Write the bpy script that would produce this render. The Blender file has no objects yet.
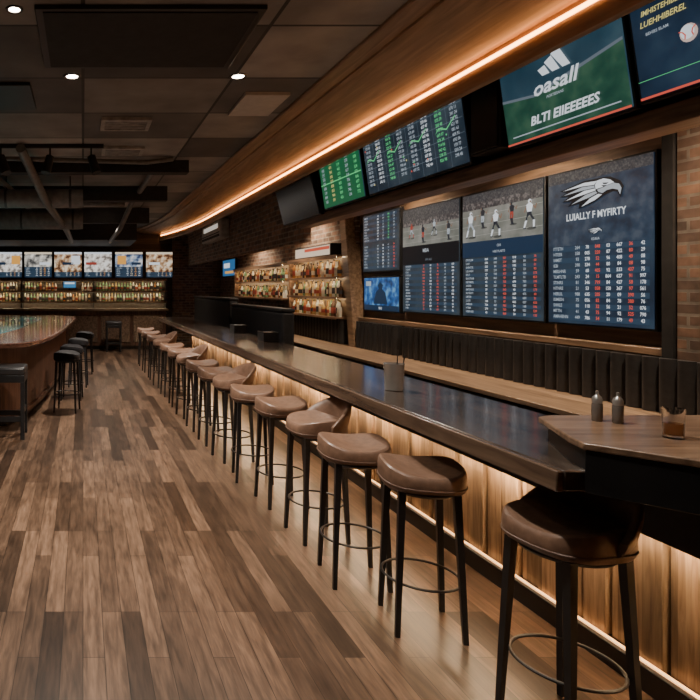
import bpy, math, random
from mathutils import Vector, Matrix
random.seed(7)
C = bpy.context.scene.collection
PI = math.pi
R = math.radians

# ------------------------------------------------------------------ mesh builder
class MB:
    def __init__(s): s.v=[]; s.f=[]; s.m=[]
    def add(s, vs, fs, mi=0):
        o=len(s.v); s.v+= [tuple(p) for p in vs]; s.f+= [[i+o for i in f] for f in fs]; s.m+=[mi]*len(fs); return s
    def box(s,x0,x1,y0,y1,z0,z1,mi=0):
        vs=[(x,y,z) for z in (z0,z1) for y in (y0,y1) for x in (x0,x1)]
        return s.add(vs,[(0,2,3,1),(4,5,7,6),(0,1,5,4),(2,6,7,3),(0,4,6,2),(1,3,7,5)],mi)
    def prism(s,pts,z0,z1,mi=0):
        n=len(pts); a=sum(pts[i][0]*pts[(i+1)%n][1]-pts[(i+1)%n][0]*pts[i][1] for i in range(n))
        if a<0: pts=pts[::-1]
        vs=[(p[0],p[1],z0) for p in pts]+[(p[0],p[1],z1) for p in pts]
        fs=[list(range(n))[::-1],list(range(n,2*n))]+[(i,(i+1)%n,n+(i+1)%n,n+i) for i in range(n)]
        return s.add(vs,fs,mi)
    def lathe(s,prof,n=16,c=(0,0,0),mi=0,axis='Z',cap=True):
        vs=[];fs=[]
        for r,z in prof:
            for k in range(n):
                t=2*PI*k/n; p=(r*math.cos(t),r*math.sin(t),z)
                if axis=='Y': p=(p[0],-p[2],p[1])
                if axis=='X': p=(p[2],p[0],p[1])
                vs.append((p[0]+c[0],p[1]+c[1],p[2]+c[2]))
        m=len(prof)
        for j in range(m-1):
            for k in range(n):
                fs.append((j*n+k,j*n+(k+1)%n,(j+1)*n+(k+1)%n,(j+1)*n+k))
        if cap: fs.append(list(range(n))[::-1]); fs.append([(m-1)*n+k for k in range(n)])
        return s.add(vs,fs,mi)
    def tube(s,path,r,n=8,closed=False,mi=0):
        P=[Vector(p) for p in path]; vs=[];fs=[]; m=len(P)
        rr=r if isinstance(r,(list,tuple)) else [r]*m
        for i,p in enumerate(P):
            a=P[i-1] if (i>0 or closed) else p; b=P[(i+1)%m] if (i<m-1 or closed) else p
            d=(b-a).normalized(); up=Vector((0,0,1)) if abs(d.z)<.9 else Vector((0,1,0))
            u=d.cross(up).normalized(); w=u.cross(d)
            for k in range(n):
                t=2*PI*k/n+PI/n; vs.append(p+rr[i]*(math.cos(t)*u+math.sin(t)*w))
        for i in range(m if closed else m-1):
            j=(i+1)%m
            for k in range(n): fs.append((i*n+k,i*n+(k+1)%n,j*n+(k+1)%n,j*n+k))
        if not closed: fs.append(list(range(n))[::-1]); fs.append([(m-1)*n+k for k in range(n)])
        return s.add(vs,fs,mi)
    def shift(s,d): s.v=[(a+d[0],b+d[1],c+d[2]) for a,b,c in s.v]; return s
    def mesh(s,name,mats):
        me=bpy.data.meshes.new(name); me.from_pydata(s.v,[],s.f)
        for m in (mats if isinstance(mats,(list,tuple)) else [mats]): me.materials.append(m)
        for p,mi in zip(me.polygons,s.m): p.material_index=mi; p.use_smooth=True
        me.update()
        try: me.set_sharp_from_angle(angle=R(32))
        except Exception: pass
        return me
def mk(name,mb,mat,parent=None,bevel=0):
    o=bpy.data.objects.new(name,mb.mesh(name,mat)); C.objects.link(o)
    if parent: o.parent=parent
    if bevel:
        b=o.modifiers.new('bevel','BEVEL'); b.width=bevel; b.segments=2; b.limit_method='ANGLE'; b.angle_limit=R(40)
    return o
def tag(o,label,cat,group=None,kind=None):
    o['label']=label; o['category']=cat
    if group: o['group']=group
    if kind: o['kind']=kind
    return o
def thing(name,label,cat,loc=(0,0,0),rot=(0,0,0),group=None):
    o=bpy.data.objects.new(name,None); C.objects.link(o); o.location=loc; o.rotation_euler=rot; o.empty_display_size=.1
    return tag(o,label,cat,group)
def part(name,mb,mat,root,world=False,bevel=0):
    if world: mb.shift([-c for c in root.location])
    return mk(name,mb,mat,root,bevel)
def solo(name,mb,mat,label,cat,group=None,bevel=0):
    xs,ys,zs=zip(*mb.v); l=((min(xs)+max(xs))/2,(min(ys)+max(ys))/2,min(zs))
    mb.shift([-c for c in l]); o=mk(name,mb,mat,None,bevel); o.location=l
    return tag(o,label,cat,group)
def struct(name,mb,mat,bevel=0):
    o=mk(name,mb,mat,None,bevel); o['kind']='structure'; o['label']=name.replace('_',' '); return o
def dup(root,loc,rz,label=None,group=None):
    r=root.copy(); C.objects.link(r); r.location=loc; r.rotation_euler=(0,0,rz)
    if label: r['label']=label
    if group: r['group']=group
    for ch in list(root.children):
        c=ch.copy(); C.objects.link(c); c.parent=r
        for g in list(ch.children):
            d=g.copy(); C.objects.link(d); d.parent=c
    return r
def chaikin(p,n=2):
    for _ in range(n):
        q=[]
        for i in range(len(p)):
            a=p[i];b=p[(i+1)%len(p)]
            q+=[(a[0]*.75+b[0]*.25,a[1]*.75+b[1]*.25),(a[0]*.25+b[0]*.75,a[1]*.25+b[1]*.75)]
        p=q
    return p

# ------------------------------------------------------------------ materials
def newmat(name):
    m=bpy.data.materials.new(name); m.use_nodes=True; nt=m.node_tree
    return m,nt,nt.nodes['Principled BSDF']
def L(nt,a,b): nt.links.new(a,b)
def pm(name,col,rough=.5,metal=0,em=0,emc=None,trans=0,coat=0,noise=.25,nscale=12,spec=.5):
    m,nt,b=newmat(name)
    b.inputs['Roughness'].default_value=rough; b.inputs['Metallic'].default_value=metal; b.inputs['Specular IOR Level'].default_value=spec
    b.inputs['Transmission Weight'].default_value=trans; b.inputs['Coat Weight'].default_value=coat
    if em:
        b.inputs['Emission Color'].default_value=(*(emc or col),1); b.inputs['Emission Strength'].default_value=em
    if noise and not trans:
        tc=nt.nodes.new('ShaderNodeTexCoord'); n=nt.nodes.new('ShaderNodeTexNoise'); n.inputs['Scale'].default_value=nscale; n.inputs['Detail'].default_value=4
        r=nt.nodes.new('ShaderNodeValToRGB'); L(nt,tc.outputs['Object'],n.inputs['Vector']); L(nt,n.outputs['Fac'],r.inputs['Fac'])
        r.color_ramp.elements[0].position=.3; r.color_ramp.elements[1].position=.7
        r.color_ramp.elements[0].color=(*[c*(1-noise) for c in col],1); r.color_ramp.elements[1].color=(*[min(1,c*(1+noise)) for c in col],1)
        L(nt,r.outputs['Color'],b.inputs['Base Color'])
    else: b.inputs['Base Color'].default_value=(*col,1)
    return m
def coords(nt,order):
    tc=nt.nodes.new('ShaderNodeTexCoord'); s=nt.nodes.new('ShaderNodeSeparateXYZ'); c=nt.nodes.new('ShaderNodeCombineXYZ')
    L(nt,tc.outputs['Object'],s.inputs[0])
    for i,a in enumerate(order): L(nt,s.outputs[a],c.inputs[i])
    return c.outputs[0],s
def grain(nt,order,dark,light,scale=1.0,stretch=14):
    v,s=coords(nt,order)                      # first axis = along the grain
    mp=nt.nodes.new('ShaderNodeMapping'); mp.inputs['Scale'].default_value=(1.2*scale,stretch*scale,stretch*scale); L(nt,v,mp.inputs['Vector'])
    n=nt.nodes.new('ShaderNodeTexNoise'); n.inputs['Scale'].default_value=1.6; n.inputs['Detail'].default_value=7; n.inputs['Distortion'].default_value=.6
    L(nt,mp.outputs[0],n.inputs['Vector'])
    r=nt.nodes.new('ShaderNodeValToRGB'); r.color_ramp.elements[0].position=.32; r.color_ramp.elements[1].position=.72
    r.color_ramp.elements[0].color=(*dark,1); r.color_ramp.elements[1].color=(*light,1); L(nt,n.outputs['Fac'],r.inputs['Fac'])
    return v,s,n.outputs['Fac'],r.outputs['Color']
def vmul(nt,a,b):
    m=nt.nodes.new('ShaderNodeVectorMath'); m.operation='MULTIPLY'; L(nt,a,m.inputs[0]); L(nt,b,m.inputs[1]); return m.outputs[0]
def blotch(nt,v,scale,lo,hi,detail=4):
    n=nt.nodes.new('ShaderNodeTexNoise'); n.inputs['Scale'].default_value=scale; n.inputs['Detail'].default_value=detail; L(nt,v,n.inputs['Vector'])
    mr=nt.nodes.new('ShaderNodeMapRange'); mr.inputs['From Min'].default_value=.33; mr.inputs['From Max'].default_value=.67; mr.inputs['To Min'].default_value=lo; mr.inputs['To Max'].default_value=hi
    L(nt,n.outputs['Fac'],mr.inputs['Value']); return mr.outputs[0]
def wood(name,dark,light,order='YXZ',rough=.4,plank=None,coat=0,scale=1.0,bump=.15,mottle=None):
    m,nt,b=newmat(name); order=['XYZ'.index(c) for c in order]
    v,s,fac,col=grain(nt,order,dark,light,scale)
    if mottle: col=vmul(nt,col,blotch(nt,v,*mottle))
    if plank:
        ax,w,lo,hi=plank
        d=nt.nodes.new('ShaderNodeMath'); d.operation='DIVIDE'; d.inputs[1].default_value=w; L(nt,s.outputs['XYZ'.index(ax)],d.inputs[0])
        fl=nt.nodes.new('ShaderNodeMath'); fl.operation='FLOOR'; L(nt,d.outputs[0],fl.inputs[0])
        wn=nt.nodes.new('ShaderNodeTexWhiteNoise'); wn.noise_dimensions='1D'; L(nt,fl.outputs[0],wn.inputs['W'])
        mr=nt.nodes.new('ShaderNodeMapRange'); mr.inputs['To Min'].default_value=lo; mr.inputs['To Max'].default_value=hi; L(nt,wn.outputs['Value'],mr.inputs['Value'])
        col=vmul(nt,col,mr.outputs[0])
    L(nt,col,b.inputs['Base Color']); b.inputs['Roughness'].default_value=rough; b.inputs['Coat Weight'].default_value=coat; b.inputs['Coat Roughness'].default_value=.12
    if bump:
        bp=nt.nodes.new('ShaderNodeBump'); bp.inputs['Strength'].default_value=bump; bp.inputs['Distance'].default_value=.01; L(nt,fac,bp.inputs['Height']); L(nt,bp.outputs[0],b.inputs['Normal'])
    return m
def bricks(name,order,c1,c2,mortar,w,h,ms,rough=.6,offset=.5,grainy=None,bump=.5,nscale=9,freq=2,var=(.6,1.3)):
    m,nt,b=newmat(name); o=['XYZ'.index(c) for c in order]
    v,s=coords(nt,o); br=nt.nodes.new('ShaderNodeTexBrick'); L(nt,v,br.inputs['Vector'])
    br.offset=offset; br.offset_frequency=freq; br.inputs['Color1'].default_value=(*c1,1); br.inputs['Color2'].default_value=(*c2,1); br.inputs['Mortar'].default_value=(*mortar,1)
    br.inputs['Scale'].default_value=1; br.inputs['Brick Width'].default_value=w; br.inputs['Row Height'].default_value=h; br.inputs['Mortar Size'].default_value=ms
    col=br.outputs['Color']
    if grainy:
        _,_,fac,g=grain(nt,o,*grainy); col=vmul(nt,col,g)
        _,_,_,g2=grain(nt,o,(.78,.77,.76),(1.18,1.18,1.18),4.0,14); col=vmul(nt,col,g2)
        col=vmul(nt,col,blotch(nt,v,1.5,.76,1.16))
        b.inputs['Roughness'].default_value=rough
    else:
        n=nt.nodes.new('ShaderNodeTexNoise'); n.inputs['Scale'].default_value=nscale; n.inputs['Detail'].default_value=5; L(nt,v,n.inputs['Vector'])
        mr=nt.nodes.new('ShaderNodeMapRange'); mr.inputs['From Min'].default_value=.3; mr.inputs['From Max'].default_value=.7; mr.inputs['To Min'].default_value=var[0]; mr.inputs['To Max'].default_value=var[1]; L(nt,n.outputs['Fac'],mr.inputs['Value']); col=vmul(nt,col,mr.outputs[0]); fac=n.outputs['Fac']
        b.inputs['Roughness'].default_value=rough
    L(nt,col,b.inputs['Base Color'])
    iv=nt.nodes.new('ShaderNodeMath'); iv.operation='MULTIPLY_ADD'; iv.inputs[1].default_value=-1; iv.inputs[2].default_value=1; L(nt,br.outputs['Fac'],iv.inputs[0])
    if grainy: h=iv.outputs[0]
    else:
        ad=nt.nodes.new('ShaderNodeMath'); ad.operation='MULTIPLY_ADD'; ad.inputs[1].default_value=.35; L(nt,fac,ad.inputs[0]); L(nt,iv.outputs[0],ad.inputs[2]); h=ad.outputs[0]
    if bump:
        bp=nt.nodes.new('ShaderNodeBump'); bp.inputs['Strength'].default_value=bump; bp.inputs['Distance'].default_value=.01; L(nt,h,bp.inputs['Height']); L(nt,bp.outputs[0],b.inputs['Normal'])
    return m
M={}
M['floor']=bricks('floor_planks','YXZ',(.58,.45,.355),(.13,.096,.074),(.045,.034,.026),1.05,.100,.0016,.30,.37,((.165,.128,.102),(.42,.33,.265),1.9,11),0,freq=3)
M['ceil']=bricks('ceiling_tiles','XYZ',(.36,.325,.295),(.055,.05,.047),(.03,.027,.025),1.25,1.0,.014,.55,0,None,.3,2,var=(.65,1.25))
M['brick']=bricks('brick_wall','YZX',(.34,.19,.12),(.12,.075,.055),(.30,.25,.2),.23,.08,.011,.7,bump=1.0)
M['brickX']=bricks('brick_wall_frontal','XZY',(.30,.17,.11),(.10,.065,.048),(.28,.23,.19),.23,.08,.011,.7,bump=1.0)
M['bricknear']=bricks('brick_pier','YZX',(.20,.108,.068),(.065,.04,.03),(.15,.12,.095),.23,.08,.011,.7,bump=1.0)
M['wallwood']=wood('wall_wood',(.08,.048,.03),(.22,.13,.078),'YXZ',.45,('Z',.14,.6,1.3))
M['backwall']=wood('back_wall_wood',(.03,.02,.016),(.08,.052,.038),'XYZ',.5,('Z',.16,.6,1.3))
M['dark']=pm('dark_paint',(.05,.046,.044),.6)
M['black']=pm('black_satin',(.014,.014,.015),.38)
M['blackmatte']=pm('black_matte',(.022,.02,.02),.6,spec=.3)
M['bulk']=pm('dark_brown_paint',(.045,.035,.028),.55)
M['soffit']=wood('soffit_wood',(.28,.165,.09),(.50,.31,.18),'YXZ',.45,('X',.16,.85,1.1))
M['beam']=wood('beam_wood',(.13,.076,.045),(.36,.215,.13),'YXZ',.45)
M['shelfback']=pm('warm_shelf_back',(.30,.21,.13),.5)
M['shelfdark']=pm('dark_shelf_back',(.07,.055,.042),.5)
M['bartop']=wood('bar_top_wood',(.062,.048,.041),(.16,.123,.10),'YXZ',.17,('X',.14,.75,1.3),coat=.7,bump=.04,mottle=(5,.6,1.3))
M['baredge']=wood('bar_edge_wood',(.08,.05,.035),(.21,.138,.092),'YXZ',.26,coat=.5,bump=.05)
M['clad']=wood('cladding_wood',(.25,.155,.09),(.52,.35,.22),'ZYX',.5,('Y',.14,.38,1.15),scale=2.2,bump=.1)
M['counter']=wood('counter_wood',(.19,.118,.072),(.46,.30,.19),'YXZ',.33,('X',.17,.75,1.2),coat=.3,bump=.05)
M['counterX']=wood('raised_counter_wood',(.16,.098,.062),(.40,.26,.165),'XYZ',.32,('Y',.16,.75,1.2),coat=.3,bump=.05)
M['redwood']=wood('island_wood',(.065,.030,.019),(.17,.083,.052),'ZXY',.4,('X',.2,.7,1.2))
M['islandtop']=wood('island_top_wood',(.10,.045,.032),(.25,.12,.085),'YXZ',.1,coat=.8,bump=.02)
M['painted_reflection']=pm('island_painted_reflection',(.10,.30,.33),.12,noise=.25,nscale=3,coat=.5)
M['leather']=pm('brown_leather',(.205,.12,.08),.38,noise=.2,nscale=30)
M['piping']=pm('brown_piping',(.14,.082,.056),.4,noise=.1)
M['leatherb']=pm('black_leather',(.026,.025,.026),.38,noise=.2,nscale=30)
M['boothb']=pm('booth_leather',(.012,.011,.012),.6,noise=.2,nscale=30,spec=.2)
M['steel']=pm('steel',(.72,.70,.67),.3,.75)
M['tumbler']=pm('tumbler_steel',(.66,.64,.61),.22,.55,noise=.08)
M['darksteel']=pm('dark_steel',(.16,.15,.15),.35,1)
M['ring']=pm('black_ring',(.03,.028,.027),.4,.4)
M['smokeglass']=pm('shaker_glass',(.17,.15,.135),.12,0,coat=.6,noise=.1)
M['glass']=pm('clear_glass',(.95,.95,.95),.03,trans=1,noise=0)
M['amber']=pm('amber_drink',(.6,.25,.05),.05,trans=.7,noise=0)
M['white']=pm('off_white',(.55,.53,.5),.5)
M['pale']=pm('pale_tile',(.5,.46,.42),.6,noise=.08)
M['grey']=pm('grey_vent',(.34,.32,.30),.5)
M['duct']=pm('dark_duct',(.13,.12,.112),.45)
M['led']=pm('warm_led',(1,.68,.38),.5,em=62,emc=(1,.69,.40),noise=0)
M['ledc']=pm('cove_led',(1,.5,.16),.5,em=14,emc=(1,.42,.13),noise=0)
M['ledk']=pm('kick_led',(1,.6,.25),.5,em=2.6,emc=(1,.52,.22),noise=0)
M['leds']=pm('shelf_led',(1,.8,.5),.5,em=28,emc=(1,.76,.47),noise=0)
M['lens']=pm('lamp_lens',(1,.9,.75),.5,em=30,emc=(1,.86,.68),noise=0)
M['lightpanel']=pm('lit_panel',(.8,.75,.65),.5,em=.5,emc=(1,.92,.8),noise=0)
EM={}
def emat(col,st=1.0):
    k=(tuple(col),st)
    if k not in EM: EM[k]=pm('screen_light_%d'%len(EM),tuple(c*.05 for c in col),.35,em=st,emc=col,noise=0)
    return EM[k]
def noisescreen(name,c1,c2,c3,scale,st=1.0,lo=.35,hi=.65):
    m,nt,b=newmat(name); tc=nt.nodes.new('ShaderNodeTexCoord'); n=nt.nodes.new('ShaderNodeTexNoise'); n.inputs['Scale'].default_value=scale; n.inputs['Detail'].default_value=6
    r=nt.nodes.new('ShaderNodeValToRGB'); L(nt,tc.outputs['Object'],n.inputs['Vector']); L(nt,n.outputs['Fac'],r.inputs['Fac'])
    e=r.color_ramp.elements; e[0].position=lo; e[0].color=(*c1,1); e[1].position=hi; e[1].color=(*c3,1); k=e.new(.5); k.color=(*c2,1)
    b.inputs['Base Color'].default_value=(.01,.01,.01,1); b.inputs['Roughness'].default_value=.35
    L(nt,r.outputs['Color'],b.inputs['Emission Color']); b.inputs['Emission Strength'].default_value=st; return m
M['crowd']=noisescreen('crowd_picture',(.02,.02,.025),(.06,.056,.06),(.19,.17,.16),34)
M['crowdfar']=noisescreen('crowd_far_picture',(.02,.022,.03),(.045,.045,.05),(.10,.095,.095),60)
M['stadium']=noisescreen('dim_stadium_picture',(.012,.022,.042),(.022,.042,.075),(.055,.075,.105),9)
M['field']=noisescreen('field_picture',(.012,.05,.035),(.02,.07,.045),(.04,.10,.06),7)
M['navy']=noisescreen('navy_screen',(.008,.018,.036),(.014,.03,.056),(.026,.05,.08),3)
M['slate']=noisescreen('slate_screen',(.012,.02,.03),(.02,.032,.046),(.035,.052,.066),3)
M['teal']=noisescreen('teal_screen',(.012,.035,.055),(.022,.055,.08),(.05,.095,.12),2)
M['court']=noisescreen('court_picture',(.13,.14,.12),(.18,.185,.165),(.26,.255,.23),5)
M['bluepic']=noisescreen('blue_picture',(.006,.03,.10),(.02,.11,.34),(.14,.33,.55),9)
M['pA']=noisescreen('broadcast_picture_warm',(.10,.04,.02),(.5,.3,.16),(.85,.72,.55),6,lo=.4,hi=.6)
M['pB']=noisescreen('broadcast_picture_teal',(.06,.06,.06),(.4,.38,.34),(.85,.8,.7),5,lo=.4,hi=.6)
M['pC']=noisescreen('broadcast_picture_pale',(.2,.17,.15),(.7,.64,.57),(.9,.87,.82),7,lo=.4,hi=.6)
M['pD']=noisescreen('broadcast_picture_blue',(.03,.05,.12),(.22,.3,.42),(.75,.72,.7),5,lo=.4,hi=.6)
M['screenoff']=pm('screen_off',(.006,.006,.008),.2,noise=0)

# ------------------------------------------------------------------ text
def text_into(mb,body,x,z,size,y=0,align='CENTER',bold=0,shear=0,sx=1.0,line=1.0):
    cu=bpy.data.curves.new('t','FONT'); cu.body=body; cu.size=size; cu.align_x=align; cu.offset=bold*size; cu.shear=shear; cu.space_line=line; cu.resolution_u=2
    ob=bpy.data.objects.new('t',cu); me=bpy.data.meshes.new_from_object(ob)
    mb.add([(x+p.co.x*sx,y,z+p.co.y) for p in me.vertices],[list(p.vertices) for p in me.polygons])
    bpy.data.objects.remove(ob); bpy.data.curves.remove(cu); bpy.data.meshes.remove(me)
class Scr:
    def __init__(s,w,h): s.w=w; s.h=h; s.l={}; s.g=0; s.hold=False
    def nxt(s):
        if not s.hold: s.g+=1
    def mb(s,name,mat): return s.l.setdefault((s.g,name,mat.name),(MB(),mat))[0]
    def X(s,u): return (u-.5)*s.w
    def Z(s,v): return (v-.5)*s.h
    def Y(s,k): return -.0075-.0018*k
    def rect(s,u0,u1,v0,v1,mat,k=0,name='screen_panel'): s.poly([(u0,v0),(u1,v0),(u1,v1),(u0,v1)],mat,k,name)
    def poly(s,pts,mat,k=0,name='screen_panel'):
        s.nxt()
        n=len(pts); a=sum(pts[i][0]*pts[(i+1)%n][1]-pts[(i+1)%n][0]*pts[i][1] for i in range(n))
        if a<0: pts=pts[::-1]
        s.mb(name,mat).add([(s.X(u),s.Y(k),s.Z(v)) for u,v in pts],[list(range(n))])
    def disc(s,u,v,r,mat,k=1,name='screen_panel',sq=1):
        s.poly([(u+r*math.cos(t*PI/8)*s.h/s.w,v+r*sq*math.sin(t*PI/8)) for t in range(16)],mat,k,name)
    def text(s,body,u,v,size,mat,k=2,align='CENTER',bold=.015,shear=0,sx=1.0,line=1.0):
        s.nxt(); text_into(s.mb('screen_text',mat),body,s.X(u),s.Z(v),size*s.h,s.Y(k),align,bold,shear,sx,line)
    def start(s): s.g+=1; s.hold=True
    def stop(s): s.hold=False
W9=emat((.75,.8,.85)); W6=emat((.38,.43,.48)); W3=emat((.12,.15,.18)); SIL=emat((.40,.44,.48)); RED=emat((.75,.10,.06)); DRED=emat((.32,.05,.035)); ORG=emat((.8,.38,.08)); GRN=emat((.12,.6,.22)); YEL=emat((.7,.6,.2)); BLU=emat((.04,.16,.4)); NAV=emat((.012,.03,.065)); BLK=emat((.004,.005,.008)); SKN=emat((.22,.12,.075)); STR=emat((.03,.055,.09))
def tv(label,w,h,loc,rotz,tilt,bg,draw=None,bez=.018,depth=.05,mount=0,group=None,mat_case=None,stand=False):
    root=thing('television',label,'television',loc,(tilt,0,rotz),group)
    part('casing',MB().box(-w/2,w/2,0,depth,-h/2,h/2),mat_case or M['black'],root,bevel=.004)
    sw,sh=w-2*bez,h-2*bez
    sc=part('screen',MB().box(-sw/2,sw/2,-.006,.001,-sh/2,sh/2),bg,root)
    if mount:
        mb=MB().box(-.14,.14,depth-.002,depth+.03,-.12,.12).box(-.035,.035,depth,depth+mount,-.035,.035)
        part('wall_mount',mb,M['blackmatte'],root)
    if stand: part('stand',MB().box(-.03,.03,.01,.03,-h/2-.06,-h/2+.02).box(-.1,.1,-.05,.08,-h/2-.07,-h/2-.058),M['black'],root)
    if draw:
        S=Scr(sw,sh); draw(S)
        for (g,n,_),(mb,mat) in S.l.items(): mk(n,mb,mat,sc)
    return root
def num(rng,k): return ''.join(rng.choice('0123456789') for _ in range(k))
def table(S,u0,u1,v0,v1,rows,cols,seed,palette,lw=.34,names=True):
    rg=random.Random(seed); rh=(v1-v0)/rows; sz=rh*.8
    S.start()
    for i in range(0,rows,2): S.rect(u0,u1,v0+rh*i,v0+rh*(i+.9),STR,0,'table_stripes')
    S.stop()
    a=min(1,S.w/S.h*1.1)
    if names: S.text('\n'.join(''.join(rg.choice('ABEHILMNRST') for _ in range(rg.randint(4,7))) for _ in range(rows)),u0+.01,v1-sz*.85,sz,W6,2,'LEFT',line=rh/sz,sx=a)
    cw=(u1-u0-(lw if names else .02))/cols
    for c in range(cols):
        S.text('\n'.join(num(rg,rg.choice((2,3))) for _ in range(rows)),u0+(lw if names else .02)+cw*(c+.5),v1-sz*.85,sz,palette[c%len(palette)],2,'CENTER',line=rh/sz,sx=a,bold=.02)

# ------------------------------------------------------------------ room shell
H=3.45
struct('floor',MB().box(-6,4.3,-1.5,18.3,-.1,0),M['floor'])
struct('ceiling',MB().box(-6,4.3,-1.5,18.3,H,H+.1),M['ceil'])
struct('wall_back',MB().box(-6,4.3,18.2,18.4,0,H),M['backwall'])
struct('wall_front',MB().box(-6,4.3,-1.7,-1.5,0,H),M['dark'])
struct('wall_left',MB().box(-6.2,-6,-1.5,18.2,0,H),M['dark'])
struct('wall_right',MB().box(4.2,4.4,-1.5,18.2,0,H),M['wallwood'])
# stepped and curved wooden soffit: profile in X-Z swept along the room, bending left at its far end
def bend(y): return 0 if y<13.5 else -.5*((y-13.5)/4.7)**2
YS=[-1.5,3,6,9,12,13.5]+[13.5+4.7*i/9 for i in range(1,10)]
def sweep(prof,yend=18.2):
    mb=MB(); n=len(prof); ys=[y for y in YS if y<yend]+[yend]; vs=[]; fs=[]
    for y in ys: vs+=[(x+(bend(y) if x<3 else 0),y,z) for x,z in prof]
    for j in range(len(ys)-1):
        for i in range(n): fs.append((j*n+i,j*n+(i+1)%n,(j+1)*n+(i+1)%n,(j+1)*n+i))
    fs+= [list(range(n))[::-1],[(len(ys)-1)*n+i for i in range(n)]]
    return mb.add(vs,fs)
struct('trim_1',sweep([(1.98,H-.001),(1.98,3.43),(1.99,3.42),(2.14,3.418),(2.14,3.40),(2.16,3.39),(2.24,3.375),(2.34,3.36),(2.46,3.345),(2.58,3.334),(2.75,3.325),(2.80,3.325),(2.80,3.17),(2.81,3.14),(2.835,3.125),(2.86,3.14),(2.86,3.31),(4.2,3.31),(4.2,H-.001)]),M['soffit'])
struct('trim_2',MB().box(3.15,3.25,-1.5,8.55,2.64,3.31),M['bulk'])
struct('trim_3',MB().box(3.15,3.25,8.55,18.2,2.36,3.31),M['brick'])
struct('trim_4',MB().box(3.07,3.27,-1.5,8.55,2.555,2.665),M['beam'],.008)
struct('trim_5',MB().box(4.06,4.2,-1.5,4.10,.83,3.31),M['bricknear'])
struct('trim_6',MB().box(4.05,4.2,4.12,4.20,.83,3.31),M['blackmatte'])
struct('trim_7',MB().box(4.09,4.2,4.2,12.1,1.215,1.27),M['beam'],.006)
mb=MB(); vs=[(x,y+dy,z) for z,dy in ((.83,0),(3.31,.42)) for y in (8.84,9.04) for x in (4.0,4.2)]
mb.add(vs,[(0,2,3,1),(4,5,7,6),(0,1,5,4),(2,6,7,3),(0,4,6,2),(1,3,7,5)])
struct('trim_8',mb,M['counter'],.01)
struct('trim_9',MB().box(-6,1.4,15.6,18.2,2.95,H),M['blackmatte'])
struct('trim_11',MB().box(2.7,4.2,18.1,18.2,0,3.31),M['brickX'])
struct('trim_12',MB().box(4.14,4.2,9.1,18.1,.83,3.31),M['brick'])
solo('cove_light_strip',sweep([(2.79,3.288),(2.786,3.284),(2.786,3.268),(2.79,3.264),(2.80,3.264),(2.80,3.288)],18.0),M['ledc'],'long warm glowing light strip along the wooden ceiling soffit','light strip')

# ------------------------------------------------------------------ main bar
Y0,Y1=1.5,13.3
bar=thing('bar_counter','long bar front of vertical wooden boards lit from under the dark counter','bar',(2.6,7.2,0))
part('body',MB().box(2.46,2.56,Y0,Y1,0,.97).box(2.3,2.46,Y0,Y1,.72,.97).box(2.3,2.312,Y0,Y1,.688,.72),M['blackmatte'],bar,True)
mb=MB(); y=Y0; i=0
while y<Y1-.02:
    d=(0,.016,.005,.022)[i%4]; mb.box(2.425-d,2.46,y+.009,min(y+.131,Y1),.10,.72); y+=.14; i+=1
part('cladding',mb,M['clad'],bar,True,.004)
part('kick_board',MB().box(2.36,2.47,Y0,Y1,0,.105),M['black'],bar,True,.004)
part('light_strip',MB().box(2.335,2.37,Y0+.05,Y1-.05,.702,.72),M['led'],bar,True)
part('kick_light_strip',MB().box(2.385,2.40,Y0+.05,Y1-.05,.105,.112),M['ledk'],bar,True)
top=thing('counter_slab','dark glossy wooden bar top running the length of the bar','bar top',(2.1,7.6,.97))
part('slab',MB().box(1.715,2.38,2.14,Y1+.15,.972,1.05),M['bartop'],top,True,.008)
part('edge_trim',MB().box(1.69,1.716,2.14,Y1+.15,.97,1.047),M['baredge'],top,True,.006)
rc=thing('raised_counter','raised wood-topped counter with blocky black end at near end of bar','counter',(2.5,2.0,.97))
outl=[(2.34,Y0),(3.36,Y0),(3.36,2.6),(2.02,2.6),(1.95,2.57),(1.80,2.22),(1.775,2.13)]
part('slab',MB().prism(outl,1.125,1.15),M['counterX'],rc,True,.005)
part('apron',MB().prism([(1.78,2.13),(2.345,Y0+.005),(3.35,Y0+.005),(3.35,2.13)],.972,1.125).prism([(1.79,2.131),(3.3,2.131),(3.3,2.57),(2.03,2.57),(1.975,2.55),(1.81,2.22)],1.051,1.125),M['black'],rc,True,.004)
# back counter
bc=thing('back_counter_cabinet','black under-counter cabinet run behind the bar','cabinet',(3.75,6.6,0))
part('body',MB().box(3.52,4.05,1.2,12.0,.08,.79),M['blackmatte'],bc,True)
part('kick_board',MB().box(3.58,4.05,1.2,12.0,0,.08),M['black'],bc,True)
yy=1.2
for i in range(9):
    d=part('door',MB().box(3.50,3.52,yy+.02,yy+1.18,.12,.76),M['black'],bc,True,.004)
    mk('handle',MB().box(3.475,3.485,yy+.5,yy+.7,.66,.675).box(3.48,3.502,yy+.51,yy+.525,.66,.675).box(3.48,3.502,yy+.675,yy+.69,.66,.675).shift([-c for c in bc.location]),M['steel'],d)
    yy+=1.2
solo('worktop',MB().box(3.42,4.19,1.2,12.05,.79,.83),M['counter'],'light brown wooden back counter top under the black padded wall panels','counter top',bevel=.006)
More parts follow.
